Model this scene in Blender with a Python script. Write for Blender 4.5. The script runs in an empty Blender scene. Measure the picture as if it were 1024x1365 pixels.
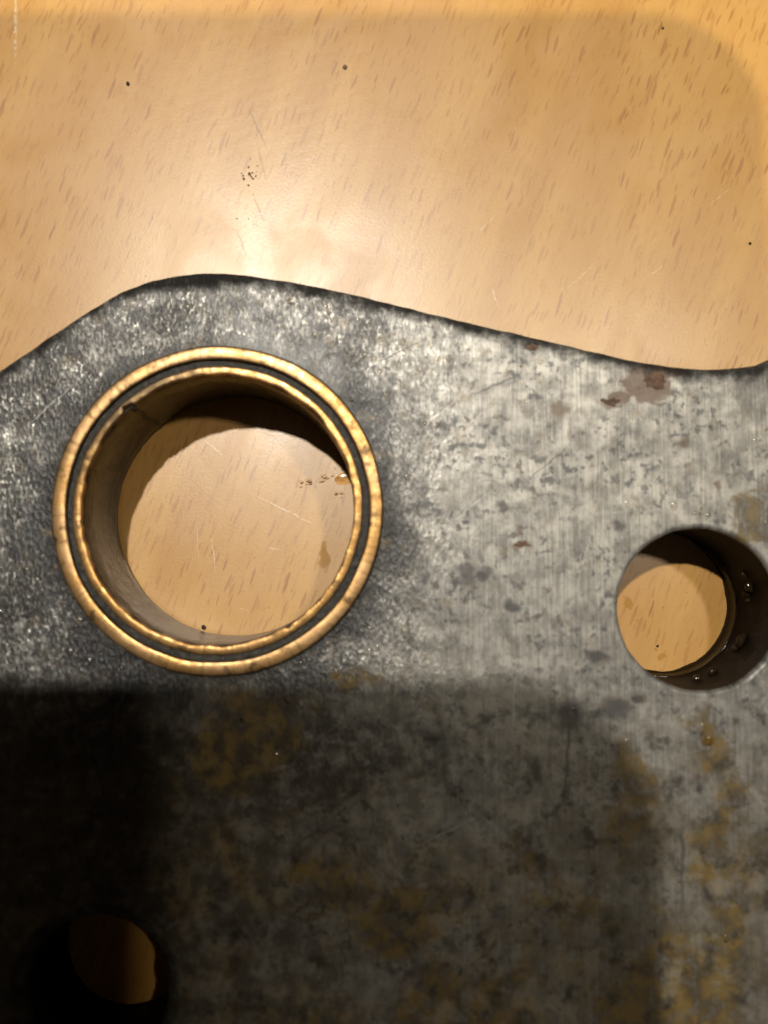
import bpy, bmesh, math, random
from mathutils import Vector, noise as mnoise
random.seed(7)
MM = 0.001
scene = bpy.context.scene
C = scene.collection

# ---------------------------------------------------------------- camera
PLATE_T = 16.5                       # plate thickness, mm
CAM_H = 136.0                        # lens height over the table, mm
cam_d = bpy.data.cameras.new("camera")
cam = bpy.data.objects.new("camera", cam_d)
C.objects.link(cam)
cam.location = (0, 0, CAM_H * MM)
cam.rotation_euler = (math.atan(67.5 / 996), 0, 0)
cam_d.sensor_fit = 'VERTICAL'
cam_d.sensor_height = 36.0
cam_d.lens = 36.0 * 996 / 1365
cam_d.clip_start = 0.002
cam_d.clip_end = 20
cam_d.dof.use_dof = True
cam_d.dof.focus_distance = 0.1325
cam_d.dof.aperture_fstop = 6.5
scene.camera = cam

# ---------------------------------------------------------------- world and lamps
world = bpy.data.worlds.new("World")
scene.world = world
world.use_nodes = True
bg = world.node_tree.nodes["Background"]
bg.inputs[0].default_value = (1.0, 0.86, 0.66, 1)
bg.inputs[1].default_value = 0.05

def lamp(name, loc, watts, col, radius):
    d = bpy.data.lights.new(name, 'POINT')
    d.energy = watts
    d.color = col
    d.shadow_soft_size = radius
    o = bpy.data.objects.new(name, d)
    C.objects.link(o)
    o.location = loc
    return o
lamp("room_lamp_main", (-0.135, 0.325, 0.90), 29.0, (1.0, 0.93, 0.81), 0.0145)
lamp("room_lamp_side", (0.248, 0.185, 0.70), 5.7, (1.0, 0.89, 0.70), 0.024)
lamp("room_lamp_rear", (-0.27, -0.366, 0.90), 26.0, (1.0, 0.90, 0.68), 0.008)

vs = scene.view_settings
vs.view_transform = 'Standard'
vs.look = 'None'
vs.exposure = 0.0
vs.gamma = 1.0
vs.use_curve_mapping = False
scene.render.engine = 'CYCLES'
scene.cycles.use_denoising = True
scene.cycles.denoising_prefilter = 'ACCURATE'
scene.cycles.denoising_input_passes = 'RGB_ALBEDO_NORMAL'
scene.cycles.max_bounces = 6
scene.cycles.use_adaptive_sampling = True
scene.cycles.adaptive_threshold = 0.03
scene.cycles.sample_clamp_indirect = 4.0

# ---------------------------------------------------------------- node helper
class G:
    """small wrapper for writing node graphs as expressions"""
    def __init__(s, name, flat=False):
        s.flat = flat
        s.m = bpy.data.materials.new(name)
        s.m.use_nodes = True
        s.t = s.m.node_tree
        s.t.nodes.clear()
        s.out = s.t.nodes.new('ShaderNodeOutputMaterial')
        s.p = s.t.nodes.new('ShaderNodeBsdfPrincipled')
        s.t.links.new(s.p.outputs[0], s.out.inputs[0])
        tc = s.t.nodes.new('ShaderNodeTexCoord')
        s.co = s.vm('SCALE', tc.outputs['Object'], k=1000.0)      # millimetres
    def put(s, sock, v):
        if isinstance(v, bpy.types.NodeSocket):
            s.t.links.new(v, sock)
        elif isinstance(v, (tuple, list)):
            if len(sock.default_value) == 4 and len(v) == 3:
                v = (*v, 1)
            sock.default_value = v
        else:
            sock.default_value = v
    def set(s, key, v): s.put(s.p.inputs[key], v)
    def vm(s, op, a, b=None, k=None):
        n = s.t.nodes.new('ShaderNodeVectorMath'); n.operation = op
        s.put(n.inputs[0], a)
        if b is not None: s.put(n.inputs[1], b)
        if k is not None: s.put(n.inputs['Scale'], k)
        return n.outputs['Value'] if op in ('LENGTH', 'DISTANCE', 'DOT_PRODUCT') else n.outputs['Vector']
    def ma(s, op, a, b=0.0, c=0.0, clamp=False):
        n = s.t.nodes.new('ShaderNodeMath'); n.operation = op; n.use_clamp = clamp
        s.put(n.inputs[0], a); s.put(n.inputs[1], b); s.put(n.inputs[2], c)
        return n.outputs[0]
    def mul(s, a, b): return s.ma('MULTIPLY', a, b)
    def add(s, a, b): return s.ma('ADD', a, b)
    def sub(s, a, b): return s.ma('SUBTRACT', a, b)
    def mx(s, a, b): return s.ma('MAXIMUM', a, b)
    def inv(s, a): return s.ma('SUBTRACT', 1.0, a)
    def noise(s, scale, detail=4, rough=0.55, dist=0.0, co=None, color=False):
        n = s.t.nodes.new('ShaderNodeTexNoise')
        if s.flat: n.noise_dimensions = '2D'
        s.put(n.inputs['Vector'], s.co if co is None else co)
        n.inputs['Scale'].default_value = scale
        n.inputs['Detail'].default_value = detail
        n.inputs['Roughness'].default_value = rough
        n.inputs['Distortion'].default_value = dist
        return n.outputs['Color'] if color else n.outputs['Fac']
    def voro(s, scale, co=None, feature='F1', rnd=1.0):
        n = s.t.nodes.new('ShaderNodeTexVoronoi'); n.feature = feature; n.voronoi_dimensions = '2D'
        s.put(n.inputs['Vector'], s.co if co is None else co)
        n.inputs['Scale'].default_value = scale
        n.inputs['Randomness'].default_value = rnd
        return n
    def step(s, v, lo, hi, a=0.0, b=1.0):
        n = s.t.nodes.new('ShaderNodeMapRange'); n.interpolation_type = 'SMOOTHSTEP'
        s.put(n.inputs[0], v)
        n.inputs[1].default_value = lo; n.inputs[2].default_value = hi
        n.inputs[3].default_value = a; n.inputs[4].default_value = b
        return n.outputs[0]
    def mix(s, f, a, b, blend='MIX'):
        n = s.t.nodes.new('ShaderNodeMix'); n.data_type = 'RGBA'; n.blend_type = blend
        s.put(n.inputs[0], f); s.put(n.inputs[6], a); s.put(n.inputs[7], b)
        return n.outputs[2]
    def mapping(s, co, rot=0.0, scale=(1, 1, 1), loc=(0, 0, 0)):
        n = s.t.nodes.new('ShaderNodeMapping')
        s.put(n.inputs[0], co)
        n.inputs['Location'].default_value = loc
        n.inputs['Rotation'].default_value = (0, 0, rot)
        n.inputs['Scale'].default_value = scale
        return n.outputs[0]
    def bump(s, h, strength, dist_mm, normal=None):
        n = s.t.nodes.new('ShaderNodeBump')
        n.inputs['Strength'].default_value = strength
        n.inputs['Distance'].default_value = dist_mm * MM
        s.put(n.inputs['Height'], h)
        if normal is not None: s.put(n.inputs['Normal'], normal)
        return n.outputs[0]
    def warp(s, amount, scale, co=None):
        c = s.noise(scale, 3, color=True, co=co)
        return s.vm('ADD', s.co if co is None else co, s.vm('SCALE', s.vm('SUBTRACT', c, (0.5, 0.5, 0.5)), k=amount * 2))
    def blob(s, co, x, y, rx, ry=None, soft=0.5, rot=0.0):
        """soft-edged spot centred at x, y (mm)"""
        ry = rx if ry is None else ry
        v = s.vm('SUBTRACT', co, (x, y, 0))
        if rot: v = s.mapping(v, rot=-rot)
        v = s.vm('MULTIPLY', v, (1 / rx, 1 / ry, 0))
        return s.step(s.vm('LENGTH', v), 1.0, 1.0 - soft)
    def ragged(s, blobs, nz_, amp, lo=0.32, hi=0.6, soft=0.8, co=None):
        """union of spots with torn edges"""
        m = None
        for b in blobs:
            q = s.blob(s.co if co is None else co, *b, soft=soft)
            m = q if m is None else s.mx(m, q)
        return s.step(s.add(m, s.mul(s.sub(nz_, 0.5), amp)), lo, hi)
    def segm(s, co, a, b, w, soft=0.6):
        """thin scratch from a to b (mm)"""
        dx, dy = b[0] - a[0], b[1] - a[1]
        L = math.hypot(dx, dy)
        return s.blob(co, (a[0] + b[0]) / 2, (a[1] + b[1]) / 2, L / 2, w, soft, math.atan2(dy, dx))
    def attr(s, name):
        n = s.t.nodes.new('ShaderNodeAttribute'); n.attribute_name = name
        return n.outputs['Fac']
    def sep(s, v):
        n = s.t.nodes.new('ShaderNodeSeparateXYZ'); s.put(n.inputs[0], v)
        return n.outputs

BUSH = (-26.54, 8.57)
# ---------------------------------------------------------------- materials
def mat_beech():
    g = G("beech_laminate", True)
    grain = g.mapping(g.co, rot=math.radians(20))
    wob = g.warp(0.7, 0.12, grain)
    # broad growth bands
    band = g.noise(1.0, 3, 0.5, co=g.mapping(wob, scale=(0.10, 0.014, 1)))
    band2 = g.noise(1.0, 4, 0.6, co=g.mapping(wob, scale=(0.45, 0.035, 1)))
    fine = g.noise(1.0, 3, 0.6, co=g.mapping(grain, scale=(3.2, 0.25, 1)))
    col = g.mix(g.step(band, 0.32, 0.68), (0.50, 0.256, 0.054), (0.57, 0.312, 0.076))
    col = g.mix(g.mul(g.step(band2, 0.42, 0.72), 0.35), col, (0.49, 0.245, 0.060))
    col = g.mix(g.mul(g.step(fine, 0.40, 0.75), 0.22), col, (0.44, 0.215, 0.048))
    col = g.mix(g.mul(g.blob(g.warp(6, 0.05), -50, 85, 12, 26, 1.0), 0.3), col, (0.47, 0.235, 0.055))
    # ray flecks: short dark dashes along the grain
    def flecks(sx, sy, thr, off):
        c = g.mapping(wob, scale=(sx, sy, 1), loc=off)
        v = g.voro(1.0, g.vm('MULTIPLY', c, (1, 1, 0)))
        rnd = g.sep(v.outputs['Color'])
        edge = g.add(v.outputs['Distance'], g.mul(g.sub(fine, 0.5), 0.10))
        size = g.add(thr * 0.35, g.mul(rnd[0], thr))
        m = g.step(g.sub(edge, size), 0.03, -0.05)
        return g.mul(m, g.add(0.20, g.mul(rnd[1], 0.80)))
    f = g.mx(g.mx(flecks(0.72, 0.105, 0.18, (0, 0, 0)), g.mul(flecks(0.40, 0.042, 0.12, (3.1, 5.7, 0)), 0.45)), g.mul(flecks(0.95, 0.140, 0.17, (7.3, 2.1, 0)), 0.8))
    fade = g.add(0.55, g.mul(g.step(g.noise(0.045, 3), 0.38, 0.60), 0.45))
    col = g.mix(g.mul(g.mul(f, fade), 0.90), col, (0.34, 0.132, 0.016))
    # warm smudges where oil has soaked in, and a dull worn haze
    wc = g.warp(1.3, 0.35)
    oil = g.blob(wc, -10.9, 1.4, 1.2, 3.4, 0.5)
    for b in ((43.9, -7.2, 1.4, 1.1), (50.0, -17.0, 1.0, 0.6), (-7.6, 15.2, 2.2, 1.1)):
        oil = g.mx(oil, g.blob(wc, *b, soft=0.5))
    col = g.mix(g.mul(oil, 0.55), col, (0.40, 0.20, 0.045))
    # scratches: pale bruises and dark score lines
    sc = g.warp(0.25, 0.8)
    pale = g.segm(sc, (-25.4, 13.1), (-11.2, 6.1), 0.22)
    for a, b, w in (((-31.7, 6.8), (-30.4, -2.7), 0.16), ((-33.4, 22.7), (-29.1, 19.2), 0.2),
                    ((-34.2, 7.4), (-33.6, -1.0), 0.13), ((-22.0, 2.9), (-18.6, 2.2), 0.15), ((-26.4, -8.2), (-23.8, -8.9), 0.12),
                    ((-70.6, 112.0), (-70.1, 92.5), 0.42), ((48.0, 52.4), (53.4, 56.2), 0.16),
                    ((19.9, 51.8), (21.5, 47.0), 0.12), ((22.0, 66.0), (16.0, 60.0), 0.1), ((60.2, 66.2), (66.0, 71.0), 0.1),
                    ((-36.0, 60.5), (-28.5, 64.5), 0.12), ((2.0, 52.0), (7.5, 56.5), 0.12), ((33.0, 50.0), (41.0, 57.0), 0.1)):
        pale = g.mx(pale, g.segm(sc, a, b, w))
    brk = g.step(g.noise(1.6, 3, 0.6), 0.36, 0.56)
    pale = g.mul(pale, brk)
    col = g.mix(g.mul(pale, 0.6), col, (0.74, 0.60, 0.42))
    dark = g.segm(sc, (-26.6, 88.0), (-21.2, 76.2), 0.2)
    for a, b, w in (((-25.0, 69.8), (-22.0, 63.0), 0.22), ((-28.1, 63.4), (-25.4, 56.5), 0.22), ((-24.2, 80.0), (-21.9, 71.0), 0.12)):
        dark = g.mx(dark, g.segm(sc, a, b, w))
    col = g.mix(g.mul(dark, 0.62), col, (0.22, 0.13, 0.06))
    # faint dusting of dark grit in the grain
    gr = g.voro(0.55)
    gm = g.mul(g.step(gr.outputs['Distance'], 0.075, 0.03), g.step(g.sep(gr.outputs['Color'])[0], 0.80, 0.86))
    col = g.mix(g.mul(gm, 0.55), col, (0.10, 0.06, 0.03))
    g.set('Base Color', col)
    smear = g.noise(0.06, 4, 0.6, 0.6)
    ro = g.add(g.step(smear, 0.3, 0.7, 0.30, 0.40), g.mul(g.noise(2.4, 3, 0.6), 0.05))
    g.set('Roughness', g.sub(ro, g.mul(oil, 0.2)))
    g.set('Specular IOR Level', 0.95)
    g.set('Coat Weight', 0.45)
    g.set('Coat Roughness', 0.42)
    h = g.add(g.mul(g.noise(1.9, 4, 0.62), 0.7), g.mul(g.noise(7.0, 2, 0.5), 0.3))
    rip = g.t.nodes.new('ShaderNodeTexWave')
    g.put(rip.inputs['Vector'], g.mapping(g.co, rot=math.radians(68)))
    rip.inputs['Scale'].default_value = 0.13
    rip.inputs['Distortion'].default_value = 1.5
    rip.inputs['Detail'].default_value = 2
    h = g.add(h, g.mul(g.mul(rip.outputs['Fac'], g.blob(g.co, -20, 86, 34, 22, 0.9)), 0.20))
    h = g.add(h, g.mul(g.sub(pale, dark), 0.5))
    g.set('Normal', g.bump(h, 0.20, 0.12))
    return g.m

def mat_plate():
    g = G("oily_ground_steel", True)
    xyz = g.sep(g.co)
    w1 = g.warp(1.6, 0.25)
    w2 = g.warp(3.2, 0.11)
    # tone: cloudy grey, broken up at several sizes
    cloud = g.noise(0.075, 4, 0.62, 0.4)
    mott = g.noise(0.30, 5, 0.66)
    dcol = g.mapping(g.co, rot=math.radians(-48), scale=(1.9, 1.1, 1))
    speck = g.noise(1.0, 2, 0.6, co=dcol)
    grain = g.noise(1.0, 3, 0.6, co=g.mapping(g.co, rot=math.radians(-48), scale=(0.85, 0.24, 1)))
    patch = g.noise(0.13, 4, 0.65, co=w1)
    col = g.mix(g.step(mott, 0.32, 0.68), (0.215, 0.209, 0.196), (0.388, 0.380, 0.357))
    col = g.mix(g.mul(g.step(cloud, 0.42, 0.66), 0.35), col, (0.15, 0.147, 0.145))
    # machining lines: upright on the right of the plate
    vert = g.noise(1.0, 3, 0.6, co=g.mapping(g.co, scale=(2.8, 0.11, 1)))
    right = g.step(g.add(xyz[0], g.mul(g.sub(cloud, 0.5), 30)), 0, 20)
    col = g.mix(g.mul(g.mul(g.step(vert, 0.52, 0.72), 0.40), right), col, (0.50, 0.49, 0.455))
    col = g.mix(g.mul(g.mul(g.step(vert, 0.47, 0.30), 0.42), right), col, (0.12, 0.118, 0.112))
    # left half: dark burnished, black smudges
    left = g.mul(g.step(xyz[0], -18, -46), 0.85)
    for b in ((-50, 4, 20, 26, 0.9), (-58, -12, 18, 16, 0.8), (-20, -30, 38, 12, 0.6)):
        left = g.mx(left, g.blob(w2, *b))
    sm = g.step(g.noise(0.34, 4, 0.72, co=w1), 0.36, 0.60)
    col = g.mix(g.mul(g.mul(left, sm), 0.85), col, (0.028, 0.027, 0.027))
    # polished metal flecks, painted bright to stand in for lamp sparkle, between dark pocks, mostly left of and above the bushing
    lf = g.step(g.add(xyz[0], g.mul(g.sub(cloud, 0.5), 40)), 18, -10, 0.06, 1.0)
    lf = g.mul(lf, g.step(xyz[1], -16, -22, 1.0, 0.25))
    col = g.mix(g.mul(g.mul(g.step(g.add(speck, g.mul(g.sub(grain, 0.5), 0.9)), 0.52, 0.32), 0.72), lf), col, (0.050, 0.050, 0.052))
    bare_glint = g.mul(g.mul(g.step(speck, 0.52, 0.68), lf), g.mul(g.step(grain, 0.42, 0.60, 0.10, 1.0), g.step(patch, 0.36, 0.58, 0.25, 1.0)))
    col = g.mix(g.mul(bare_glint, 0.85), col, (0.70, 0.69, 0.66))
    # smeared black oil stains
    smear = g.noise(0.085, 6, 0.74, 1.3)
    stain = g.mul(g.step(smear, 0.50, 0.62), g.step(xyz[0], 30, -16, 0.30, 0.85))
    stain = g.mx(stain, g.mul(g.ragged(((-50, 14, 9, 5), (-60, -6, 10, 6), (-46, -14, 12, 4), (-2, 18, 6, 11), (2, 2, 6, 8), (-8, -18, 9, 4), (-36, 40, 9, 3), (-2, 38, 5, 3)), patch, 1.2), 0.8))
    col = g.mix(g.mul(stain, g.step(speck, 0.40, 0.62, 1.0, 0.66)), col, (0.030, 0.029, 0.030))
    # dark halo of worked-in grease round the bushing
    rad = g.vm('LENGTH', g.vm('MULTIPLY', g.vm('SUBTRACT', w1, (BUSH[0], BUSH[1], 0)), (1, 1, 0)))
    up_l = g.step(g.vm('DOT_PRODUCT', g.vm('SUBTRACT', w1, (BUSH[0], BUSH[1], 0)), (-0.30, 0.95, 0)), 14, 30, 1.0, 0.25)
    halo = g.mul(g.mul(g.step(rad, 36.0, 28.6), up_l), g.step(g.noise(0.09, 4, 0.6), 0.34, 0.56, 0.35, 1.0))
    col = g.mix(g.mul(halo, g.step(speck, 0.42, 0.60, 0.95, 0.70)), col, (0.026, 0.027, 0.032))
    col = g.mix(g.mul(g.step(rad, 29.4, 26.6), 0.85), col, (0.020, 0.019, 0.018))
    # dark blue-black pits and blots
    p1 = g.step(g.noise(0.50, 2, 0.5), 0.56, 0.72)
    p2 = g.step(g.noise(0.80, 2, 0.5), 0.58, 0.70)
    pz = g.step(g.noise(0.10, 4, 0.65), 0.42, 0.60)
    pits = g.mul(g.mx(p1, g.mul(p2, 0.8)), g.add(0.12, g.mul(pz, 0.88)))
    col = g.mix(g.mul(pits, 0.85), col, (0.050, 0.056, 0.064))
    blots = None
    for x, y, rx, ry in ((13.2, -2.0, 3.0, 2.2), (16.0, -1.8, 1.8, 1.6), (20.5, -7.0, 2.6, 1.3), (23.6, -32.6, 1.6, 2.8), (37, 6, 1.6, 1.2), (34, -15, 2.6, 1.5), (9.5, 22, 1.8, 1.2),
                         (36, -23, 4, 3), (29, -24, 3, 4), (-44, -28, 6, 2.6), (-54, -31, 5, 3), (-36, -40, 5, 3), (40, -21, 2, 1.2), (8, -27, 2, 2)):
        b = g.blob(w1, x, y, rx, ry, 0.7)
        blots = b if blots is None else g.mx(blots, b)
    col = g.mix(g.mul(blots, 0.80), col, (0.040, 0.040, 0.046))
    # scattered tan dirt
    tn = g.mul(g.step(g.noise(0.33, 3, 0.6, co=g.vm('ADD', w1, (40, 17, 3))), 0.60, 0.72), 0.4)
    col = g.mix(tn, col, (0.17, 0.130, 0.080))
    # rust and baked-on brown spots
    rs = g.ragged(((42.9, 28.8, 5.2, 4.2), (44.6, 31.2, 6.0, 2.0), (38.0, 26.6, 2.6, 1.4)), g.noise(0.40, 5, 0.7), 1.1, 0.10, 0.38)
    for b in ((37.0, 26.0, 2.0, 1.1), (28.3, 24.8, 2.2, 1.8), (21.4, 5.4, 0.9, 1.1), (22.3, 2.9, 1.7, 0.8), (24.2, 35.0, 1.4, 0.7), (48.6, 19.0, 1.4, 1.0), (54, 12, 0.6, 1.4)):
        rs = g.mx(rs, g.mul(g.blob(w1, *b, soft=0.6), 0.75))
    col = g.mix(g.mul(rs, g.step(mott, 0.30, 0.52, 0.7, 0.95)), col, (0.112, 0.062, 0.036))
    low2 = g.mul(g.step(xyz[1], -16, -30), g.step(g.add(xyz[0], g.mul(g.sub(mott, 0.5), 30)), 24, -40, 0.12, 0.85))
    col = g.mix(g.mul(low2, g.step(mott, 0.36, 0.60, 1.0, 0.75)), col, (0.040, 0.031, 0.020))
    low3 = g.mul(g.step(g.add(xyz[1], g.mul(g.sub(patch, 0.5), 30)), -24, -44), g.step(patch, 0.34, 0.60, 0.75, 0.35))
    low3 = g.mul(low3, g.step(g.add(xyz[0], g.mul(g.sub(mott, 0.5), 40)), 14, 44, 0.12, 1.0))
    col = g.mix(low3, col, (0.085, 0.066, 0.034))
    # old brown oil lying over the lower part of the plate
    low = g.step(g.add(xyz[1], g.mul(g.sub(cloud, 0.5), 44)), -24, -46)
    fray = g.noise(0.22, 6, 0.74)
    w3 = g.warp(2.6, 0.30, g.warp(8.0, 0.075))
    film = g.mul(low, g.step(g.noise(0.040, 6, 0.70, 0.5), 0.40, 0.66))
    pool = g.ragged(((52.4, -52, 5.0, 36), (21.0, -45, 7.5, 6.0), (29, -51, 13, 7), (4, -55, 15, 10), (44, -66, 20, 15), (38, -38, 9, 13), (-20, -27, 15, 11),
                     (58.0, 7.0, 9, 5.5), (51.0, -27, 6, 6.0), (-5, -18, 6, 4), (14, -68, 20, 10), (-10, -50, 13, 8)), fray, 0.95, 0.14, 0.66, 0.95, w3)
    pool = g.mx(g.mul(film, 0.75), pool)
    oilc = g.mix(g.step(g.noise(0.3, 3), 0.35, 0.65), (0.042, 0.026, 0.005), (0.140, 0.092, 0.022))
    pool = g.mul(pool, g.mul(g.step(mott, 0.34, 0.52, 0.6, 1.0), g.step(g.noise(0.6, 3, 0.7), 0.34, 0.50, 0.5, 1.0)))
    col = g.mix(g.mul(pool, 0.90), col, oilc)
    # black pitting and paler rubbed patches over the lower plate
    lo_ = g.step(xyz[1], -8, -30)
    rub = g.mul(g.mul(lo_, g.step(g.noise(0.11, 5, 0.7, co=g.vm('ADD', g.co, (31, 8, 0))), 0.52, 0.66)), g.step(xyz[0], -30, 10))
    col = g.mix(g.mul(rub, 0.28), col, (0.36, 0.35, 0.33))
    pk = g.mul(lo_, g.step(g.noise(0.26, 5, 0.72, co=g.vm('ADD', g.co, (5, 60, 0))), 0.53, 0.70))
    col = g.mix(g.mul(pk, 0.75), col, (0.026, 0.022, 0.016))
    # single scratches
    hs = g.warp(0.5, 0.3)
    dk = None; lt = None
    for i, (a, b, w) in enumerate((((13, 26.5), (24, 31.5), 0.32), ((4, 20), (15, 29), 0.16), ((-4, 31), (9, 37.5), 0.16), ((8, 4), (20, 14), 0.15), ((22, 12), (31, 20), 0.14), ((-60, 20), (-46, 33), 0.18),
                                   ((-58, 10), (-51, 19), 0.16), ((30, -6), (34, 8), 0.14), ((28, -40), (29.5, -22), 0.35), ((20, -30), (21, -14), 0.2), ((46, -56), (46.6, -38), 0.5), ((5, -44), (16, -39), 0.2))):
        q = g.segm(hs, a, b, w)
        if i % 2 == 0: dk = q if dk is None else g.mx(dk, q)
        else: lt = q if lt is None else g.mx(lt, q)
    col = g.mix(g.mul(dk, 0.65), col, (0.06, 0.06, 0.062))
    col = g.mix(g.mul(lt, 0.32), col, (0.55, 0.545, 0.53))
    # scale and grime creeping in from the edges and hole rims
    ed = g.attr("edge")
    rim = g.step(g.add(ed, g.add(g.mul(g.sub(g.noise(0.22, 4, 0.7), 0.5), 0.95), g.mul(g.blob(w2, -32, 47, 15, 8, 1.0), 0.42))), 0.42, 1.0)
    col = g.mix(g.mul(rim, 0.95), col, (0.014, 0.013, 0.012))
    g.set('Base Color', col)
    dull = g.mx(g.mx(pits, rs), g.mx(pool, rim))
    g.set('Metallic', g.ma('ADD', g.sub(0.45, g.mul(dull, 0.4)), g.mul(g.mul(bare_glint, g.inv(dull)), 0.5)))
    g.set('Roughness', g.add(g.sub(g.step(mott, 0.3, 0.7, 0.50, 0.42), g.mul(bare_glint, 0.15)), g.mul(rim, 0.3)))
    g.set('Specular IOR Level', g.sub(0.5, g.mul(rim, 0.35)))
    g.set('Coat Weight', g.mul(g.mx(g.mul(pool, 0.5), g.step(cloud, 0.36, 0.62, 0.40, 0.05)), g.inv(rim)))
    g.set('Coat Roughness', 0.34)
    h = g.add(g.mul(speck, lf), g.mul(vert, 0.10))
    g.set('Normal', g.bump(h, 1.0, 0.22))
    return g.m

def mat_wall(name, c1, c2, rough, coat, metal=0.35, spec=0.4):
    g = G(name)
    st = g.noise(1.0, 4, 0.65, co=g.mapping(g.co, scale=(0.9, 0.9, 0.12)))
    n = g.noise(0.5, 4, 0.65)
    col = g.mix(g.step(n, 0.35, 0.65), c1, c2)
    col = g.mix(g.mul(g.step(st, 0.5, 0.7), 0.5), col, (c1[0] * 0.4, c1[1] * 0.38, c1[2] * 0.35))
    col = g.mix(g.mul(g.step(g.noise(0.16, 5, 0.7, 0.6), 0.50, 0.64), 0.75), col, (0.010, 0.008, 0.006))
    g.set('Base Color', col)
    g.set('Metallic', metal)
    g.set('Specular IOR Level', spec)
    g.set('Roughness', rough)
    g.set('Coat Weight', coat)
    g.set('Coat Roughness', 0.07)
    score = g.noise(1.0, 3, 0.7, co=g.mapping(g.co, scale=(0.06, 0.06, 2.6)))
    g.set('Normal', g.bump(g.add(g.add(g.noise(0.8, 3, 0.6), st), g.mul(score, 1.2)), 0.5, 0.25))
    g.put(g.p.inputs['Coat Normal'], g.bump(g.noise(0.55, 2, 0.5), 0.7, 0.5))
    return g.m

def mat_bronze(name, pale):
    g = G(name)
    n = g.noise(0.8, 4, 0.65)
    ang = g.noise(0.07, 3, 0.6)
    radial = g.noise(1.0, 3, 0.6, co=g.vm('SCALE', g.vm('NORMALIZE', g.vm('MULTIPLY', g.co, (1, 1, 0))), k=32.0))
    col = g.mix(g.step(n, 0.3, 0.7), (0.30, 0.158, 0.050), (0.58, 0.350, 0.128))
    col = g.mix(g.step(ang, 0.42, 0.62, 0, pale), col, (0.62, 0.41, 0.24))
    col = g.mix(g.mul(g.step(radial, 0.48, 0.36), 0.55), col, (0.20, 0.115, 0.040))
    grim = g.step(g.noise(0.40, 5, 0.72, co=g.vm('ADD', g.co, (9, 4, 1))), 0.53, 0.66)
    col = g.mix(g.mul(grim, 0.85), col, (0.09, 0.056, 0.028))
    rr_ = g.vm('LENGTH', g.vm('MULTIPLY', g.co, (1, 1, 0)))
    lip = g.mx(g.step(rr_, 26.0, 26.45), g.mul(g.step(rr_, 24.55, 24.15), g.step(rr_, 23.4, 23.6)))
    lip = g.step(g.add(lip, g.mul(g.sub(g.noise(0.5, 4, 0.7), 0.5), 1.0)), 0.35, 0.85)
    col = g.mix(g.mul(lip, 0.85), col, (0.055, 0.038, 0.022))
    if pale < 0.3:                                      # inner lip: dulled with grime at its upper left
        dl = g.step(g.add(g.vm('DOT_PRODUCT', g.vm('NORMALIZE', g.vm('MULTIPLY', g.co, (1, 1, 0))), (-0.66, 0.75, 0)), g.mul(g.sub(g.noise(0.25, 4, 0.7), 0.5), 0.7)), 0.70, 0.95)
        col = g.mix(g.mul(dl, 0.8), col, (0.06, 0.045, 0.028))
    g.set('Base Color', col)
    g.set('Metallic', 0.80)
    g.set('Roughness', g.step(n, 0.3, 0.7, 0.46, 0.28))
    g.set('Normal', g.bump(g.add(g.mul(radial, 0.30), g.noise(0.9, 5, 0.7)), 0.32, 0.16))
    return g.m

def mat_grime_ring():
    g = G("black_groove_packing")
    n = g.noise(1.2, 4, 0.7)
    g.set('Base Color', g.mix(g.step(n, 0.42, 0.7), (0.014, 0.013, 0.012), (0.060, 0.050, 0.038)))
    g.set('Roughness', 0.42)
    g.set('Metallic', 0.2)
    g.set('Normal', g.bump(n, 0.9, 0.4))
    return g.m

def mat_rust():
    g = G("brown_rust_crust")
    n = g.noise(0.9, 4, 0.7)
    g.set('Base Color', g.mix(g.step(n, 0.35, 0.65), (0.080, 0.042, 0.025), (0.165, 0.092, 0.054)))
    g.set('Roughness', 0.62)
    g.set('Normal', g.bump(g.noise(2.2, 4, 0.7), 0.8, 0.25))
    return g.m

def mat_oil(name, col, trans=1.0, rough=0.04):
    g = G(name)
    g.set('Base Color', col)
    g.set('Transmission Weight', trans)
    g.set('IOR', 1.47)
    g.set('Roughness', rough)
    return g.m

def mat_plain(name, col, rough=0.5, metal=0.0):
    g = G(name)
    n = g.noise(0.4, 3)
    g.set('Base Color', g.mix(n, col, tuple(c * 0.8 for c in col)))
    g.set('Roughness', rough)
    g.set('Metallic', metal)
    return g.m

M_BEECH = mat_beech()
M_PLATE = mat_plate()
M_BORE = mat_wall("greasy_bore_steel", (0.018, 0.014, 0.009), (0.060, 0.050, 0.036), 0.40, 0.4)
M_HOLE = mat_wall("oil_wet_hole_wall", (0.006, 0.0045, 0.003), (0.016, 0.012, 0.008), 0.6, 0.05, 0.0, 0.08)
M_BRONZE = mat_bronze("worn_bronze", 0.45)
M_BRONZE2 = mat_bronze("worn_bronze_inner", 0.15)
M_GROOVE = mat_grime_ring()
M_RUST = mat_rust()
def mat_film(name, tint, rough):
    """thin clear oil: mirror-like skin over what it wets"""
    g = G(name)
    t = g.t
    tr = t.nodes.new('ShaderNodeBsdfTransparent'); g.put(tr.inputs[0], tint)
    gl = t.nodes.new('ShaderNodeBsdfGlossy'); gl.inputs['Roughness'].default_value = rough
    fr = t.nodes.new('ShaderNodeFresnel'); fr.inputs['IOR'].default_value = 1.47
    mx = t.nodes.new('ShaderNodeMixShader')
    t.links.new(fr.outputs[0], mx.inputs[0]); t.links.new(tr.outputs[0], mx.inputs[1]); t.links.new(gl.outputs[0], mx.inputs[2])
    t.links.new(mx.outputs[0], g.out.inputs[0])
    return g.m
M_OILBEAD = mat_film("clear_oil", (0.94, 0.92, 0.88), 0.10)
M_OILBEAD2 = mat_film("clear_oil_on_wood", (0.985, 0.96, 0.91), 0.08)
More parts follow.
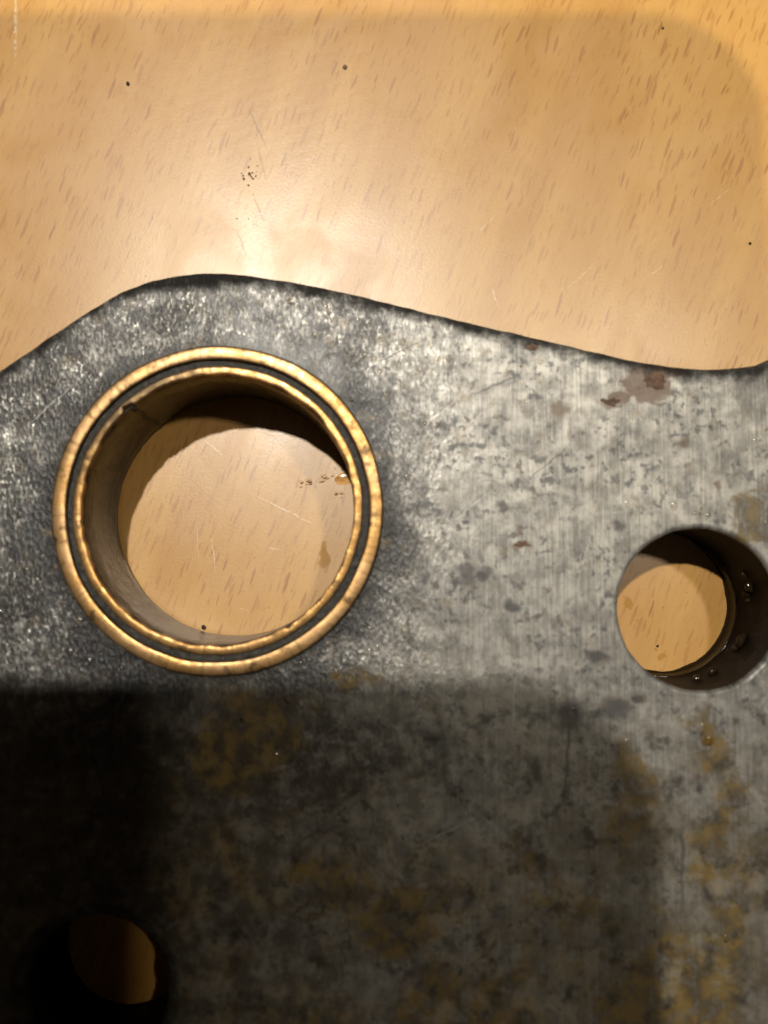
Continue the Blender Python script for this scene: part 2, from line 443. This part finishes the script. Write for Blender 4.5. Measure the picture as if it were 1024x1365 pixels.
M_AMBER = mat_film("amber_oil", (0.95, 0.85, 0.62), 0.08)
M_DARKOIL = mat_oil("dark_oil", (0.020, 0.012, 0.005), 0.0, 0.07)
M_SPECK = mat_plain("dark_grit", (0.022, 0.016, 0.012), 0.6)
M_SPECK2 = mat_plain("brown_grit", (0.20, 0.125, 0.065), 0.6)

# ---------------------------------------------------------------- object helpers
def link(name, bm, mats, parent=None, smooth=None):
    me = bpy.data.meshes.new(name)
    bm.to_mesh(me); bm.free()
    for m in (mats if isinstance(mats, (list, tuple)) else [mats]):
        me.materials.append(m)
    if smooth is not None:
        me.polygons.foreach_set('use_smooth', [smooth] * len(me.polygons))
    o = bpy.data.objects.new(name, me)
    C.objects.link(o)
    o.parent = parent
    return o
def tag(o, label, cat=None, group=None, kind=None):
    if label: o['label'] = label
    if cat: o['category'] = cat
    if group: o['group'] = group
    if kind: o['kind'] = kind
    return o
def thing(name, loc, label, cat, group=None):
    o = bpy.data.objects.new(name, None)
    C.objects.link(o)
    o.location = loc
    o.empty_display_size = 0.01
    return tag(o, label, cat, group)
def nz(x, y, z=0.0): return mnoise.noise(Vector((x, y, z)))

# ---------------------------------------------------------------- the table top
bm = bmesh.new()
bmesh.ops.create_cube(bm, size=1.0)
bmesh.ops.scale(bm, vec=(0.62, 0.62, 0.024), verts=bm.verts)
bmesh.ops.translate(bm, vec=(0, 0, -0.012), verts=bm.verts)
bmesh.ops.bevel(bm, geom=[e for e in bm.edges], offset=0.002, segments=3, affect='EDGES')
tt = link("table_top", bm, M_BEECH)
tag(tt, "pale beech laminate table top with short brown flecks and scratches", "table top", kind="structure")

# ---------------------------------------------------------------- the steel plate
OUT = [(-112, -86), (-114, -60), (-112, -32), (-106, -8), (-95, 7), (-82, 17), (-72, 24.2),
       (-67.1, 27.9), (-62.4, 31.36), (-57.6, 34.71), (-52.8, 38.19), (-48.0, 41.4), (-43.2, 44.2), (-38.3, 46.2), (-34.0, 47.15), (-29.75, 47.5),
       (-26.06, 47.46), (-19.9, 46.83), (-11.3, 45.33), (-1.47, 43.07), (10.8, 39.95), (23.0, 37.05), (30.3, 35.33), (37.6, 33.6), (43.6, 32.35),
       (49.7, 31.61), (54.6, 31.49), (59.5, 31.98), (62.4, 32.85), (70, 36.5), (80, 42), (92, 45), (104, 43), (113, 35), (117, 23),
       (117, -10), (115, -50), (113, -86), (106, -97), (90, -101), (0, -102), (-90, -101), (-105, -97)]
def spline(pts, step=1.2):
    n = len(pts); res = []
    for i in range(n):
        p0, p1, p2, p3 = (Vector(pts[(i + k) % n]) for k in (-1, 0, 1, 2))
        k = max(2, int((p2 - p1).length / step))
        for j in range(k):
            t = j / k
            res.append(0.5 * ((2 * p1) + (p2 - p0) * t + (2 * p0 - 5 * p1 + 4 * p2 - p3) * t * t + (3 * p1 - p0 - 3 * p2 + p3) * t ** 3))
    return res
outline = spline(OUT)
outline = [p + Vector((nz(p.x * .35, p.y * .35, 3), nz(p.x * .35, p.y * .35, 9))) * 0.16 for p in outline]
def circle(cx, cy, r, n, amp, seed, burr=None):
    res = []
    for i in range(n):
        a = 2 * math.pi * i / n
        rr = r + amp * nz(math.cos(a) * 3, math.sin(a) * 3, seed) + amp * 0.5 * nz(math.cos(a) * 11, math.sin(a) * 11, seed)
        if burr: rr += burr(a)
        res.append(Vector((cx + rr * math.cos(a), cy + rr * math.sin(a))))
    return res
def burr3(a):
    d = math.degrees(a) % 360
    def bumpf(c, w): return max(0.0, 1 - abs((d - c + 180) % 360 - 180) / w) ** 0.5
    return -0.6 * bumpf(4, 9) - 0.2 * bumpf(45, 7)
HOLES = [("big", circle(BUSH[0], BUSH[1], 26.2, 128, 0.03, 1)),
         ("small", circle(50.07, -7.40, 12.85, 96, 0.12, 5)),
         ("third", circle(-44.4, -65.9, 11.0, 120, 0.10, 8, burr3)),
         ("far", circle(88, -62, 12.6, 64, 0.1, 12))]
def offset(loop, d):
    """shift a closed loop towards the metal by d (loop normals point to its left)"""
    n = len(loop); res = []
    for i in range(n):
        t = (loop[(i + 1) % n] - loop[i - 1]).normalized()
        res.append(loop[i] + Vector((-t.y, t.x)) * d)
    return res
def area(l): return sum(l[i].x * l[(i + 1) % len(l)].y - l[(i + 1) % len(l)].x * l[i].y for i in range(len(l))) / 2

plate = thing("metal_plate", (0, 0, 0), "thick grey oily steel plate with round holes and mottled stains on the table", "metal plate")
bm = bmesh.new()
lay = bm.verts.layers.float.new("edge")
T = PLATE_T
def ring_strip(loop, bev, to_edge, rim_w):
    """side wall + rounded edge + grime margin; returns the innermost ring of verts on the top face"""
    prof = [(0.0, 0.0, 1.0), (0.0, T - bev, 1.0)]
    for k in range(1, 6):
        a = k / 6 * math.pi / 2
        prof.append((bev * (1 - math.cos(a)), T - bev + bev * math.sin(a), 1.0))
    prof.append((bev, T, 0.97))
    for k in (0.33, 0.66, 1.0):
        prof.append((bev + rim_w * k, T, 1 - k))
    rings = []
    for d, z, e in prof:
        ring = []
        for p in offset(loop, d):
            v = bm.verts.new((p.x * MM, p.y * MM, z * MM)); v[lay] = e * to_edge
            ring.append(v)
        rings.append(ring)
    n = len(loop)
    for r in range(len(rings) - 1):
        for i in range(n):
            f = bm.faces.new((rings[r][i], rings[r][(i + 1) % n], rings[r + 1][(i + 1) % n], rings[r + 1][i]))
            f.smooth = r < len(rings) - 4
            f.material_index = 1 if (r == 0) else 0
    return rings
if area(outline) < 0: outline.reverse()
all_rings = [ring_strip(outline, 0.9, 0.90, 3.4)]
for nm, hl in HOLES:
    if area(hl) > 0: hl.reverse()                      # metal lies outside a hole
    all_rings.append(ring_strip(hl, {"big": 0.2, "small": 0.75, "third": 1.9, "far": 0.9}[nm], {"big": 0.4, "small": 0.55, "third": 0.8, "far": 0.8}[nm], 1.6))
bm.edges.ensure_lookup_table()
def fill(idx):
    edges = []
    for rings in all_rings:
        r = rings[idx]
        for i in range(len(r)):
            e = bm.edges.get((r[i], r[(i + 1) % len(r)]))
            edges.append(e)
    res = bmesh.ops.triangle_fill(bm, use_beauty=True, use_dissolve=False, edges=edges)
    return [f for f in res['geom'] if isinstance(f, bmesh.types.BMFace)]
top = fill(-1)
for f in top: f.smooth = False
bot = fill(0)
for f in bot: f.smooth = False; f.material_index = 1
bmesh.ops.recalc_face_normals(bm, faces=bm.faces)
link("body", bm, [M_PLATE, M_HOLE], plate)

def crust(name, cx, cy, rx, ry, seed, hgt, mat, parent, z0=T):
    """low ragged crust lying on a flat face"""
    bm = bmesh.new(); n = 64; rings = []
    for k, (f, z) in enumerate(((1.0, -0.02), (0.96, 0.5), (0.85, 0.85), (0.6, 1.0), (0.3, 0.9))):
        ring = []
        for i in range(n):
            a = 2 * math.pi * i / n
            q = 1 + 0.75 * nz(math.cos(a) * 1.3, math.sin(a) * 1.3, seed) + 0.40 * nz(math.cos(a) * 3, math.sin(a) * 3, seed) + 0.07 * nz(math.cos(a) * 9, math.sin(a) * 9, seed)
            x, y = cx + rx * f * q * math.cos(a), cy + ry * f * q * math.sin(a)
            zz = z0 + hgt * z * (1 + 0.5 * nz(x * 1.1, y * 1.1, seed + 4))
            ring.append(bm.verts.new((x * MM, y * MM, (zz if z > 0 else z0 - 0.02) * MM)))
        rings.append(ring)
    for r in range(4):
        for i in range(n):
            bm.faces.new((rings[r][i], rings[r][(i + 1) % n], rings[r + 1][(i + 1) % n], rings[r + 1][i]))
    bm.faces.new(rings[-1])
    bmesh.ops.recalc_face_normals(bm, faces=bm.faces)
    return link(name, bm, mat, parent, True)
r = crust("rust_patch", 43.9, 29.6, 2.0, 1.3, 3, 0.05, M_RUST, plate); r['label'] = "brown rust crust at the upper plate edge"
crust("rust_patch", 36.6, 26.0, 1.3, 0.75, 11, 0.05, M_RUST, plate)
crust("rust_patch", 22.1, 2.9, 1.1, 0.5, 17, 0.05, M_RUST, plate)
crust("rust_patch", 24.0, 35.0, 1.1, 0.42, 23, 0.05, M_RUST, plate)

# ---------------------------------------------------------------- the bronze bushing in the big hole
bush = thing("bushing", (BUSH[0] * MM, BUSH[1] * MM, 0), "large double-ringed bronze bushing set in the plate's big hole", "bushing")
def lathe(name, prof, mat, n=256, jit=None, parent=bush, closed=True):
    bm = bmesh.new(); rings = []
    for k, (r, z) in enumerate(prof):
        ring = []
        for i in range(n):
            a = 2 * math.pi * i / n
            dr, dz = jit(a, k, r, z) if jit else (0, 0)
            ring.append(bm.verts.new(((r + dr) * math.cos(a) * MM, (r + dr) * math.sin(a) * MM, (z + dz) * MM)))
        rings.append(ring)
    m = len(rings)
    for r in range(m if closed else m - 1):
        A, B = rings[r], rings[(r + 1) % m]
        for i in range(n):
            bm.faces.new((A[i], A[(i + 1) % n], B[(i + 1) % n], B[i]))
    bmesh.ops.recalc_face_normals(bm, faces=bm.faces)
    return link(name, bm, mat, parent, True)
def jit_outer(a, k, r, z):
    c, s = math.cos(a), math.sin(a)
    return (0.22 * nz(c * 3.3, s * 3.3, 2 + (r > 25.3) * 5) + 0.02 * nz(c * 19, s * 19, 2), 0.03 * nz(c * 6, s * 6, 6 + k * 0.3) if z > T else 0)
TOPB = T + 1.0
def bead_prof(r0, r1, ztop, zbot, rise):
    p = [(r0, zbot), (r0, ztop - rise)]
    for k in range(1, 8):
        a = math.pi * k / 8
        ca = math.cos(a)
        p.append(((r0 + r1) / 2 - (r1 - r0) / 2 * math.copysign(abs(ca) ** 0.55, ca), ztop - rise + rise * math.sin(a) ** 0.5))
    p += [(r1, ztop - rise), (r1, zbot)]
    return p
lathe("outer_band", bead_prof(24.1, 26.45, TOPB, T - 6, 0.6), M_BRONZE, jit=jit_outer)
def jit_groove(a, k, r, z):
    c, s = math.cos(a), math.sin(a)
    return (0, 0.16 * nz(c * 16, s * 16, 20 + k) if z > T else 0)
lathe("groove_ring", [(22.6, T - 5), (22.6, T + 0.22), (23.1, T + 0.30), (23.6, T + 0.24), (24.2, T + 0.30), (24.6, T + 0.25), (24.6, T - 5)], M_GROOVE, n=320, jit=jit_groove)
def jit_inner(a, k, r, z):
    c, s = math.cos(a), math.sin(a)
    d = 0.16 * nz(c * 5, s * 5, 31) + 0.06 * nz(c * 30, s * 30, 33)
    if r < 22.3:                                        # ragged, peened inner lip
        d += 0.30 * nz(c * 8, s * 8, 37) + 0.07 * nz(c * 40, s * 40, 39)
        if 129 < math.degrees(a) % 360 < 134: d += 0.35
        if 300 < math.degrees(a) % 360 < 303: d += 0.3
    return (d, 0.06 * nz(c * 14, s * 14, 41) if z > T else 0)
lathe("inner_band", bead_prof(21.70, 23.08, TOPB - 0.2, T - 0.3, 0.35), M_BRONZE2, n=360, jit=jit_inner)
def jit_bore(a, k, r, z):
    c, s = math.cos(a), math.sin(a)
    return (0.10 * nz(c * 5, s * 5, z * 0.15) + 0.05 * nz(c * 20, s * 20, z * 0.1), 0)
lathe("sleeve", [(22.5, T + 0.1), (21.9, T + 0.2), (21.62, T - 0.3), (21.6, 12), (21.6, 9), (21.65, 6), (21.6, 3), (21.6, 1.0), (22.1, 0.25), (25.9, 0.25), (25.9, T - 7), (22.5, T - 7)],
      M_BORE, n=192, jit=jit_bore)
def plank(name, ang, r, w, z0, z1, mat, depth=0.5):
    bm = bmesh.new(); n = 8
    cols = []
    for i in range(n):
        z = z0 + (z1 - z0) * i / (n - 1)
        wob = 0.35 * nz(z * 0.4, ang * 5, 2)
        row = []
        for sgn in (-1, 1):
            for rr in (r, r + depth):
                a = ang + (sgn * w / 2 * (1 + 0.4 * nz(z, sgn, 7)) + wob) / r
                row.append(bm.verts.new((rr * math.cos(a) * MM, rr * math.sin(a) * MM, z * MM)))
        cols.append(row)
    for i in range(n - 1):
        A, B = cols[i], cols[i + 1]
        for p, q in ((0, 2), (2, 3), (3, 1), (1, 0)):
            bm.faces.new((A[p], A[q], B[q], B[p]))
    for row in (cols[0], cols[-1]): bm.faces.new((row[0], row[2], row[3], row[1]))
    bmesh.ops.recalc_face_normals(bm, faces=bm.faces)
    return link(name, bm, mat, bush, True)
plank("seam", math.radians(131), 21.53, 0.7, 0.6, T, M_GROOVE)

# ---------------------------------------------------------------- oil, drops and grit
def dome(bm, x, y, z, r, h, sx=1.0, rot=0.0, nseg=14, nring=4, seed=0.0, amp=0.12):
    """low cap with a parabolic section, like a wetting drop"""
    rings = []
    for k in range(nring):
        t = 1 - k / nring
        ring = []
        for i in range(nseg):
            a = 2 * math.pi * i / nseg
            q = r * t * (1 + amp * nz(math.cos(a) * 1.7 + seed, math.sin(a) * 1.7, seed))
            u, v = q * math.cos(a) * sx, q * math.sin(a)
            ring.append(bm.verts.new(((x + u * math.cos(rot) - v * math.sin(rot)) * MM, (y + u * math.sin(rot) + v * math.cos(rot)) * MM, (z + h * (1 - t * t)) * MM)))
        rings.append(ring)
    apex = bm.verts.new((x * MM, y * MM, (z + h) * MM))
    for k in range(nring - 1):
        for i in range(nseg):
            bm.faces.new((rings[k][i], rings[k][(i + 1) % nseg], rings[k + 1][(i + 1) % nseg], rings[k + 1][i]))
    for i in range(nseg): bm.faces.new((rings[-1][i], rings[-1][(i + 1) % nseg], apex))
def drop(name, x, y, z, r, h, sx, rot, mat, label, cat, group, seed):
    bm = bmesh.new()
    dome(bm, 0, 0, 0, r, h, sx, rot, 28, 7, seed, 0.25)
    o = link(name, bm, mat, None, True)
    o.location = (x * MM, y * MM, z * MM)
    return tag(o, label, cat, group)
# amber drop by the right side of the bushing bore, with a trail of clear beads
drop("oil_drop", -7.2, 15.4, 0.02, 1.15, 0.12, 1.7, 0.35, M_AMBER, "amber oil drop on the table at the right inside the big bushing", "oil drop", "oil drops", 3.1)
drop("oil_drop", 50.9, -28.0, T + 0.01, 0.75, 0.16, 1.5, 0.2, M_AMBER, "amber oil drop on the plate below the small right hole", "oil drop", "oil drops", 5.7)
bm = bmesh.new()
for i in range(30):
    t = random.random()
    x = -15.2 + 9.0 * t + random.gauss(0, 0.5); y = 14.6 + 2.6 * t * t + random.gauss(0, 0.45)
    if i > 22: x, y = -8.0 + random.gauss(0, 1.0), 12.4 + random.gauss(0, 0.5)
    rr = random.uniform(0.10, 0.30)
    dome(bm, x, y, 0.01, rr * 1.5, rr * 0.6, seed=i * 1.3, nring=5)
for i in range(60):
    x, y = random.choice([(-36, 10), (-26, 0), (-22, -6), (48, -10), (47, -14), (-20, 70), (-40, 62), (-50, 50), (40, 48)])
    rr = random.uniform(0.06, 0.16)
    dome(bm, x + random.gauss(0, 4), y + random.gauss(0, 4), 0.01, rr, rr * 0.6, seed=i * 2.3)
o = link("oil_beads", bm, M_OILBEAD2, None, True)
tag(o, "trail of tiny clear oil beads on the table inside the big bushing", "oil beads", kind="stuff")
bm = bmesh.new()
zones = [(-30, 41, 14, 3, 150), (-2, 36, 9, 4.5, 150), (12, 33, 9, 4, 70), (32, 29, 7, 3, 30), (-54, 22, 8, 9, 120), (-57, 2, 6, 10, 70), (6, 22, 7, 8, 60), (-50, -12, 9, 5, 90),
         (-6, -15, 8, 4, 60), (-4, -36, 20, 8, 26), (56, 22, 6, 8, 30), (52, 8, 7, 2.5, 50), (44, -24, 12, 5, 40), (40, -50, 14, 12, 30)]
cnt = 0
for cx, cy, sx, sy, n in zones:
    for i in range(n):
        x, y = random.gauss(cx, sx), random.gauss(cy, sy)
        if math.hypot(x - BUSH[0], y - BUSH[1]) < 27.2 or math.hypot(x - 50.07, y + 7.26) < 14.4 or math.hypot(x + 44.6, y + 65.3) < 13.5: continue
        if y > 45.2 - 0.24 * (x + 20) - 0.9 if x > -22 else y > 45.0 - max(0, -32 - x) * 0.72: continue
        if x > 40 and y > 29.5: continue
        rr = min(0.60, 0.14 + random.expovariate(1 / 0.11))
        dome(bm, x, y, T + 0.005, rr, rr * random.uniform(0.18, 0.32), random.uniform(1, 1.5), random.random() * 3, 14, 5, cnt * 0.7)
        cnt += 1
o = link("oil_beads", bm, M_OILBEAD, None, True)
tag(o, "tiny glinting oil beads scattered over the grey plate", "oil beads", kind="stuff")

# dark oil gathered at the foot of the small hole and running down its wall
SC = (50.07, -7.40)
bm = bmesh.new(); n = 72; cols = []
for i in range(n + 1):
    a = math.radians(-128 + 190 * i / n)
    f = math.sin(math.pi * i / n) ** 0.5
    w = (0.15 + 0.8 * f) * (1 + 0.25 * nz(a * 3, 1, 4) + 0.12 * nz(a * 11, 2, 4)); hh = (0.2 + 1.7 * f)
    col = []
    for k in range(7):
        t = k / 6 * math.pi / 2
        r_ = 12.78 - w * (1 - math.sin(t)); z_ = 0.03 + hh * (1 - math.cos(t))
        col.append(bm.verts.new((r_ * math.cos(a) * MM, r_ * math.sin(a) * MM, z_ * MM)))
    for r_, z_ in ((12.95, 0.03 + hh), (12.95, 0.02)):
        col.append(bm.verts.new((r_ * math.cos(a) * MM, r_ * math.sin(a) * MM, z_ * MM)))
    cols.append(col)
for i in range(n):
    A, B = cols[i], cols[i + 1]
    for k in range(9):
        bm.faces.new((A[k], A[(k + 1) % 9], B[(k + 1) % 9], B[k]))
bm.faces.new(cols[0]); bm.faces.new(list(reversed(cols[-1])))
bmesh.ops.recalc_face_normals(bm, faces=bm.faces)
o = link("oil_puddle", bm, M_DARKOIL, None, True)
o.location = (SC[0] * MM, SC[1] * MM, 0)
tag(o, "dark wet oil gathered along the foot of the small right hole", "oil puddle")
def wall_drops(items):
    """wet blisters of oil clinging to the bore wall: (angle, z, half-width, half-height, bulge)"""
    bm = bmesh.new()
    for k, (ang, z, w, hh, d) in enumerate(items):
        a0 = math.radians(ang)
        bmd = bmesh.new()
        bmesh.ops.create_icosphere(bmd, subdivisions=3, radius=1.0)
        vm = {}
        for v in bmd.verts:
            q = 1 + 0.14 * nz(v.co.x * 1.6 + k * 3, v.co.y * 1.6, v.co.z * 1.6)
            a = a0 + v.co.y * q * w / 12.5
            r_ = 12.85 - v.co.x * q * d
            vm[v] = bm.verts.new((r_ * math.cos(a) * MM, r_ * math.sin(a) * MM, (z + v.co.z * q * hh) * MM))
        for f in bmd.faces: bm.faces.new([vm[v] for v in f.verts])
        bmd.free()
    bmesh.ops.recalc_face_normals(bm, faces=bm.faces)
    return bm
for items, lab in (
        (((25, 7.9, 0.7, 0.35, 0.9), (15, 8.2, 1.0, 0.4, 1.1), (11, 6.9, 0.9, 0.4, 1.1), (4, 6.8, 0.5, 0.3, 0.7)), "upper cluster of glinting oil drops on the right wall of the small hole"),
        (((-28, 6.9, 1.3, 0.45, 1.2), (-35, 6.2, 0.7, 0.35, 0.8)), "lower pair of glinting oil drops on the right wall of the small hole"),
        (((-62, 6.9, 0.9, 0.4, 1.0), (-76, 7.6, 0.8, 0.4, 0.9)), "glinting oil drops on the bottom wall of the small hole")):
    o = link("oil_drips", wall_drops(items), M_DARKOIL, None, True)
    o.location = (SC[0] * MM, SC[1] * MM, 0)
    tag(o, lab, "oil drips", "oil drips in the small hole")

def speck(x, y, r, mat, label, seed):
    bm = bmesh.new()
    bmesh.ops.create_icosphere(bm, subdivisions=2, radius=r * MM)
    for v in bm.verts:
        q = v.co / MM
        v.co *= 1 + 0.45 * nz(q.x * 3 / r * .4 + seed, q.y * 3 / r * .4, q.z * 3 / r * .4)
        v.co.z *= 0.55
    zmin = min(v.co.z for v in bm.verts)
    o = link("dirt_speck", bm, mat, None, False)
    o.location = (x * MM, y * MM, -zmin)
    tag(o, label, "dirt speck", "specks of dirt on the table")
for i, (x, y, r_, m, lab) in enumerate((
        (-48.55, 90.6, 0.34, M_SPECK, "black speck of dirt on the table at upper left"),
        (-7.4, 93.9, 0.42, M_SPECK2, "brown crumb on the table near the top middle"),
        (68.4, 59.5, 0.26, M_SPECK, "black speck of dirt on the table at the right edge"),
        (53.2, 101.7, 0.24, M_SPECK, "tiny black speck on the table at upper right"),
        (-32.5, -11.6, 0.42, M_SPECK, "black speck at the bottom inside the big bushing"),
        (49.3, -15.0, 0.24, M_SPECK, "tiny dark speck on the table inside the small right hole"))):
    speck(x, y, r_, m, lab, i * 3.7)
bm = bmesh.new()
for i in range(26):
    x, y = (-25.4 + random.gauss(0, 1.0), 72.6 + random.gauss(0, 1.0)) if i < 15 else (-25 + random.gauss(0, 3.2), 66 + random.gauss(0, 9))
    rr = random.uniform(0.08, 0.24)
    dome(bm, x, y, 0.005, rr, rr * 0.6, 1.3, random.random() * 3, 7, 2, i)
o = link("grit", bm, M_SPECK2, None, False)
tag(o, "small cluster of dark grit on the table above the plate", "grit", kind="stuff")

# ---------------------------------------------------------------- the tablet that takes the picture and throws the shadows
tab = thing("tablet", (0.017 - 0.085, 0.029 - 0.12, 0.1385), "dark tablet held level over the plate, shading its lower half", "tablet")
def slab(name, w, h, rad, z0, z1, mat, cx=0, cy=0, bev=1.0):
    pts = []
    for qx, qy, a0 in ((1, 1, 0), (-1, 1, 90), (-1, -1, 180), (1, -1, 270)):
        for k in range(13):
            a = math.radians(a0 + 90 * k / 12)
            pts.append((cx + qx * (w / 2 - rad) + rad * math.cos(a), cy + qy * (h / 2 - rad) + rad * math.sin(a)))
    bm = bmesh.new(); n = len(pts); rings = []
    for z in (z0, z1): rings.append([bm.verts.new((x * MM, y * MM, z * MM)) for x, y in pts])
    for i in range(n): bm.faces.new((rings[0][i], rings[0][(i + 1) % n], rings[1][(i + 1) % n], rings[1][i]))
    bm.faces.new(list(reversed(rings[0]))); bm.faces.new(rings[1])
    bmesh.ops.bevel(bm, geom=[e for e in bm.edges if abs(e.verts[0].co.z - e.verts[1].co.z) < 1e-7], offset=bev * MM, segments=2, affect='EDGES')
    return link(name, bm, mat, tab, False)
slab("body", 170, 240, 19, 0, 6.5, mat_plain("dark_tablet_shell", (0.03, 0.03, 0.032), 0.45, 0.6))
slab("screen", 158, 228, 14, 6.6, 6.9, mat_plain("dark_screen_glass", (0.01, 0.01, 0.012), 0.1), bev=0.1)
slab("camera_bump", 13, 13, 6, -1.2, -0.05, mat_plain("lens_bezel", (0.02, 0.02, 0.02), 0.2, 0.3), cx=68, cy=93, bev=0.3)
